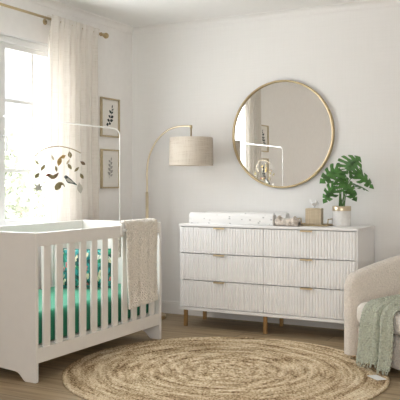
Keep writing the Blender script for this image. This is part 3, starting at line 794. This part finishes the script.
def bird(px, py, d, ang, yaw, body, wing, flip, sc):
    """a rounded felt bird: padded body and a wing patch on both sides"""
    c = Vector(mp(px, py, d)); rm = Matrix.Translation(c) @ Matrix.Rotation(R(yaw), 4, 'Z') @ Matrix.Rotation(R(-ang), 4, 'Y')
    pts = [((-x if flip else x) * PM * sc, y * PM * sc) for x, y in BIRD]
    m = MB(); n = len(pts); cx = sum(p[0] for p in pts) / n; cy = sum(p[1] for p in pts) / n
    v = []
    for y, s in ((-.009, .45), (-.006, .8), (0, 1.0), (.006, .8), (.009, .45)): v += [(cx + (a - cx) * s, y, cy + (b - cy) * s) for a, b in pts]
    f = [(r * n + i, r * n + (i + 1) % n, (r + 1) * n + (i + 1) % n, (r + 1) * n + i) for r in range(4) for i in range(n)] + [tuple(range(n))[::-1], tuple(range(4 * n, 5 * n))]
    m.add(v, f, True); mapm(m, rm); o = m.build('bird', body, mob)
    sg = -1 if flip else 1
    wp = [(-3.5 * sg, .6), (-1.5 * sg, 1.0), (1.5 * sg, .2), (4.2 * sg, 1.2), (2.0 * sg, -1.8), (-.8 * sg, -2.2), (-3.0 * sg, -1.2)]
    m = MB()
    for y in (-.0105, .0085): m.prism([(a * PM * sc, b * PM * sc) for a, b in wp], 'y', y, y + .002)
    mapm(m, rm); m.build('wing', wing, o)
    m = MB()
    hd = [(-8.6 * sg, .2), (-6.6 * sg, 1.7), (-4.6 * sg, 2.6), (-3.4 * sg, 1.8), (-4.0 * sg, -.4), (-6.2 * sg, -.6)]
    for y in (-.0085, .0065): m.prism([(a * PM * sc, b * PM * sc) for a, b in hd], 'y', y, y + .002)
    mapm(m, rm); m.build('head_patch', 'felt_rust' if not flip else 'felt_pale', o)
    thread_to(c, .012)
bird(53.5, 175.8, -.03, 0, 0, 'felt_brown', 'felt_olive', False, .86)
bird(69.5, 181, -.01, 0, 0, 'felt_slate', 'felt_slate', False, .01) if False else None
# slate bird: upright, head up at the left, tail down at the right
BIRD2 = catmull([(-5.8, 3.2), (-4.6, 4.8), (-2.6, 4.6), (-1.0, 3.0), (1.6, 1.0), (3.6, -1.2), (7.6, -4.6), (6.9, -5.2), (2.4, -3.4), (-.6, -3.2), (-3.2, -1.4), (-4.4, 1.2), (-5.8, 3.2)], 3)[:-1]
c = Vector(mp(69.3, 180.2, .0)); m = MB(); n = len(BIRD2); v = []
for y, s in ((-.009, .45), (-.006, .8), (0, 1.0), (.006, .8), (.009, .45)): v += [(-.5 * PM + (a + .5) * PM * s, y, b * PM * s) for a, b in BIRD2]
m.add(v, [(r * n + i, r * n + (i + 1) % n, (r + 1) * n + (i + 1) % n, (r + 1) * n + i) for r in range(4) for i in range(n)] + [tuple(range(n))[::-1], tuple(range(4 * n, 5 * n))], True)
mapm(m, Matrix.Translation(c)); b2 = m.build('bird', 'felt_slate', mob); thread_to(c, .02)
m = MB()
for y in (-.0105, .0085): m.prism([(a * PM, b * PM) for a, b in ((-3.4, 1.2), (-1.6, 2.2), (1.0, .4), (4.6, -2.6), (1.4, -2.4), (-1.6, -1.6))], 'y', y, y + .002)
mapm(m, Matrix.Translation(c)); m.build('wing', 'felt_pale', b2)
c = plate([(-4.2, -3.6), (-4.6, -.5), (-3.2, 2.2), (-.4, 3.9), (2.2, 4.0), (4.6, 2.2), (5.8, -.8), (5.2, -.9), (3.6, 1.0), (2.0, .8), (1.8, -1.4), (.2, -3.2), (-2.4, -4.3)], 60, 186, -.04, 0, 0, 'felt_olive', 'curled_leaf', .008)
thread_to(c, .02)
st = []
for k in range(12):
    a = 2 * PI * k / 12 + .25; r = 6.0 if k % 2 == 0 else 2.6; st.append((r * math.cos(a), r * .85 * math.sin(a)))
c = plate(st, 39.6, 187.5, -.05, 0, 0, 'felt_pale', 'felt_flower', .008); thread_to(c, .02)

# ------------------------------------------------------------------ armchair
AW, AD = .80, .78
ch = empty('armchair', (-.872, 4.700, 0), rz=R(-40.2), label='cream boucle barrel armchair with rounded arms beside the dresser', cat='armchair')
def shell():
    T = .105; r = AW / 2 - T / 2; path = []
    yfront, yarc = -AD / 2 + .05, .02
    for k in range(9): path.append(((-r, yfront + (yarc - yfront) * k / 9), (0, 1)))
    for k in range(25):
        a = PI - PI * k / 24; path.append(((r * math.cos(a), yarc + (AD / 2 - T / 2 - yarc) * math.sin(a)), (math.sin(a), -math.cos(a))))
    for k in range(9): path.append(((r, yarc - (yarc - yfront) * (k + 1) / 9), (0, -1)))
    # arc-length
    S = [0]
    for i in range(1, len(path)): S.append(S[-1] + math.dist(path[i][0], path[i - 1][0]))
    tot = S[-1]; secs = []
    def H(s):
        q = min(s, tot - s); t = min(1, q / .80); return .555 + .175 * t ** .9 * (1.25 - .25 * t)
    def sec(p, tg, h, th):
        nx, ny = tg[1], -tg[0]     # sideways
        pts = []
        w = th / 2; z0 = .04; rt = min(.05, w)
        loop = [(-w * .96, z0), (-w, z0 + .02)] + [(-w, z0 + (h - rt - z0) * k / 5) for k in range(1, 5)] + [(-w * math.cos(a), h - rt + rt * math.sin(a)) for a in [PI * k / 8 for k in range(9)]] + [(w, z0 + (h - rt - z0) * k / 5) for k in range(4, 0, -1)] + [(w, z0 + .02), (w * .96, z0)]
        return [(p[0] + nx * a, p[1] + ny * a, z) for a, z in loop]
    Rr = .12
    def endcaps(p, tg, h, sign):
        out = []
        for k in range(1, 9):
            e = .065 * math.sin(PI / 2 * k / 8)
            drop = Rr * (1 - math.cos(PI / 2 * k / 8)) * .9
            th = T * (math.cos(PI / 2 * k / 8) * .62 + .38) if k < 8 else T * .36
            out.append(sec((p[0] + sign * tg[0] * e, p[1] + sign * tg[1] * e), tg, h - drop, th))
        return out
    first = endcaps(path[0][0], path[0][1], H(0) - .0, -1)[::-1]; last = endcaps(path[-1][0], path[-1][1], H(tot), 1)
    mids = [sec(p, t, H(s), T) for (p, t), s in zip(path, S)]
    secs = first + mids + last; n = len(secs[0]); m = MB()
    v = [q for s in secs for q in s]
    f = [(i * n + k, i * n + (k + 1) % n, (i + 1) * n + (k + 1) % n, (i + 1) * n + k) for i in range(len(secs) - 1) for k in range(n)]
    f += [tuple(range(n)), tuple((len(secs) - 1) * n + k for k in range(n))[::-1]]
    m.add(v, f, True); return m
o = shell().build('arm_and_back', 'boucle', ch, auto=60)
def soft_box(x0, x1, y0, y1, z0, z1, r, crown=0.0):
    bm = bmesh.new(); bmesh.ops.create_grid(bm, x_segments=1, y_segments=1, size=.5); bm.free()
    m = MB(); m.box(x0, x1, y0, y1, z0, z1, r, seg=6); return m
m = soft_box(-.292, .292, -AD / 2 + .025, .26, .04, .232, .022); m.build('seat_base', 'boucle', ch, auto=60)
m = soft_box(-.293, .293, -AD / 2 + .005, .24, .240, .372, .045)
m.v = [(x, y, z + (.075 * (y + .385) * max(0, (z - .24) / .13))) for x, y, z in m.v]
o = m.build('seat_cushion', 'boucle2', ch, auto=60)
m = soft_box(-.25, .25, .14, .275, .40, .70, .06); m.build('back_cushion', 'boucle2', ch, auto=60)
for (x, y) in ((-.30, -.28), (.30, -.28), (-.24, .26), (.24, .26)):
    m = MB(); m.tube([(x, y, .0145 if y < 0 else 0), (x, y, .056)], [.017, .022], 14); m.build('foot', 'dark', ch)

# sage throw over the seat front
th = empty('throw_blanket', (ch.location.x, ch.location.y, 0), rz=R(-40.2), label='sage green knitted throw hanging over the armchair seat', cat='throw')
prof = [(.13, .437), (-.02, .420), (-.16, .403), (-.26, .392), (-.33, .383), (-.375, .372), (-.397, .345), (-.403, .30), (-.404, .24), (-.408, .17), (-.414, .09), (-.420, .045)]
pc = catmull(prof, 8)
X0, X1 = -.155, .130
def throw(u, v):
    k = v * (len(pc) - 1); i = min(int(k), len(pc) - 2); f = k - i
    y = pc[i][0] * (1 - f) + pc[i + 1][0] * f; z = pc[i][1] * (1 - f) + pc[i + 1][1] * f
    hang = max(0, min(1, (v - .42) / .25)); back = 1 - hang
    # pleats: two rounded folds with a deep crease between them
    fold = .030 * abs(math.sin(PI * (u / .6 if u < .6 else (u - .6) / .4))) ** .6 + .009 * math.sin(u * 26) + .004 * math.sin(u * 47 + 2 * v)
    fold += -.034 * math.exp(-((u - .60) / .030) ** 2)
    x = X0 + (X1 - X0) * u + .008 * math.sin(6 * v + 4 * u) * hang + .05 * back * (v < 2) * (.4 - v) * 1.2
    y -= fold * hang; z += fold * back * .9 + .004
    x -= .035 * hang * max(0, (v - .55) / .45) * (1 - u)
    z -= .022 * hang * max(0, (v - .6) / .4) * (.35 * math.sin(u * 9))
    rib = .0042 * math.sin(2 * PI * (u * 15 + .25 * math.sin(2 * PI * v * 30))) * abs(math.sin(2 * PI * v * 30)) ** .5
    return (x, y - rib * hang, z + rib * back)
m = MB(); m.grid(throw, 136, 150); o = m.build('knit_body', 'sage', th); mod_solid(o, .010, 0)
for k in range(24):
    u = (k + .5) / 24; q = throw(u, 1); r = random.uniform(-.004, .004); m = MB()
    m.tube([(q[0], q[1], q[2] + .004), (q[0] + r, q[1] - .003, max(.024, q[2] - .012)), (q[0] + r * 1.5, q[1] - .006 + r, max(.017, q[2] - .024))], [.0038, .0034, .002], 6)
    m.build('tassel', 'sage', th)

# ------------------------------------------------------------------ rug
RC, RR = (-1.962, 4.030), .945
rug = empty('round_rug', (RC[0], RC[1], 0), label='round braided natural jute rug on the wood floor', cat='rug')
prof = [(.0, .0135)]; NRG = 30; dw = RR / NRG
for k in range(NRG):
    for (t, z) in ((.02, .0085), (.25, .0125), (.5, .0138), (.75, .0125)):
        prof.append(((k + t) * dw, z))
prof += [(RR - .0005, .007), (RR - .003, .0), (0, .0)]
m = MB(); m.lathe(prof, 200)
# braid relief along every ring
vv = []
for (x, y, z) in m.v:
    r = math.hypot(x, y); a = math.atan2(y, x)
    if z > .01 and r > .01:
        k = int(r / dw); z += .0014 * math.sin(a * max(6, int(r * 95)) + (r / dw - k) * 5 + k * 1.7)
    w = 1 + .004 * math.sin(a * 5 + 1) * (r / RR) + .003 * math.sin(a * 11)
    vv.append((x * w, y * w, z))
m.v = vv; m.build('braided_body', 'jute', rug)
lab = (-1.103 - RC[0], 4.232 - RC[1])
a = math.atan2(lab[1], lab[0])
m = MB(); m.box(-.060, .048, -.031, .031, .0155, .0175, .0008); mapm(m, Matrix.Translation((lab[0] , lab[1], 0)) @ Matrix.Rotation(a - 1.0, 4, 'Z'))
m.build('care_tag', 'label', rug, label='small white cloth tag at the rug edge')

# ------------------------------------------------------------------ light
SKY = (.66, 11)     # overcast sky: horizon and zenith
w = bpy.data.worlds.new('daylight'); scene.world = w; w.use_nodes = True
nt = w.node_tree; nt.nodes.clear()
bg = nt.nodes.new('ShaderNodeBackground'); ow = nt.nodes.new('ShaderNodeOutputWorld')
bg.inputs['Color'].default_value = (.94, .97, 1.03, 1)
tc = nt.nodes.new('ShaderNodeTexCoord'); sx = nt.nodes.new('ShaderNodeSeparateXYZ'); mr = nt.nodes.new('ShaderNodeMapRange')
mr.inputs[1].default_value = .14; mr.inputs[2].default_value = .95; mr.inputs[3].default_value = SKY[0]; mr.inputs[4].default_value = SKY[1]
nt.links.new(tc.outputs['Generated'], sx.inputs[0]); nt.links.new(sx.outputs['Z'], mr.inputs[0]); nt.links.new(mr.outputs[0], bg.inputs['Strength'])
nt.links.new(bg.outputs[0], ow.inputs[0])
pl = bpy.data.lights.new('window_portal', 'AREA'); pl.shape = 'RECTANGLE'; pl.size = WY1 - WY0; pl.size_y = WZ1 - WZ0
pl.cycles.is_portal = True
po = bpy.data.objects.new('window_portal', pl); COL.objects.link(po)
po.location = (XL - .14, (WY0 + WY1) / 2, (WZ0 + WZ1) / 2); po.rotation_euler = (R(90), 0, R(-90))

# added fill lamp in front of the blind in the invented rear window
pl2 = bpy.data.lights.new('rear_fill_lamp', 'AREA'); pl2.shape = 'RECTANGLE'; pl2.size = FX1 - FX0; pl2.size_y = FZ1 - FZ0
pl2.energy = 33; pl2.color = (.97, .99, .995)
po2 = bpy.data.objects.new('rear_fill_lamp', pl2); COL.objects.link(po2)
po2.location = ((FX0 + FX1) / 2, YF + .03, (FZ0 + FZ1) / 2); po2.rotation_euler = (R(90), 0, R(0))
# daylight entering through the window, past the curtain
dl = bpy.data.lights.new('window_daylight', 'AREA'); dl.shape = 'RECTANGLE'; dl.size = 1.05; dl.size_y = WZ1 - WZ0 - .05
dl.energy = 8.8; dl.color = (.955, .99, 1.0)
do = bpy.data.objects.new('window_daylight', dl); COL.objects.link(do)
do.location = (XL + .19, 4.145, (WZ0 + WZ1) / 2); do.rotation_euler = (R(90), 0, R(-90))
bl_ = bpy.data.lights.new('lamp_bulb', 'POINT'); bl_.energy = .5; bl_.color = (1.0, .86, .68); bl_.shadow_soft_size = .036
bo = bpy.data.objects.new('lamp_bulb', bl_); COL.objects.link(bo); bo.location = (LX + .414, LY, 1.322)

# ------------------------------------------------------------------ camera
cd = bpy.data.cameras.new('camera'); cam = bpy.data.objects.new('camera', cd); COL.objects.link(cam)
cam.location = (0, 0, 1.11); cam.rotation_euler = (R(90), 0, R(27.8))
cd.sensor_width = 36; cd.lens = 757 / 400 * 36; cd.shift_y = -(200 - 183.35) / 400; cd.clip_start = .05; cd.clip_end = 200
scene.camera = cam

scene.view_settings.view_transform = 'Standard'; scene.view_settings.look = 'None'
scene.view_settings.gamma = 1; scene.view_settings.use_curve_mapping = False; scene.view_settings.exposure = 1.02
scene.cycles.use_denoising = True; scene.render.filter_size = 1.05
scene.cycles.max_bounces = 14; scene.cycles.diffuse_bounces = 9; scene.cycles.transparent_max_bounces = 16
scene.cycles.sample_clamp_indirect = 3; scene.cycles.caustics_reflective = False; scene.cycles.caustics_refractive = False; scene.cycles.blur_glossy = 1.0
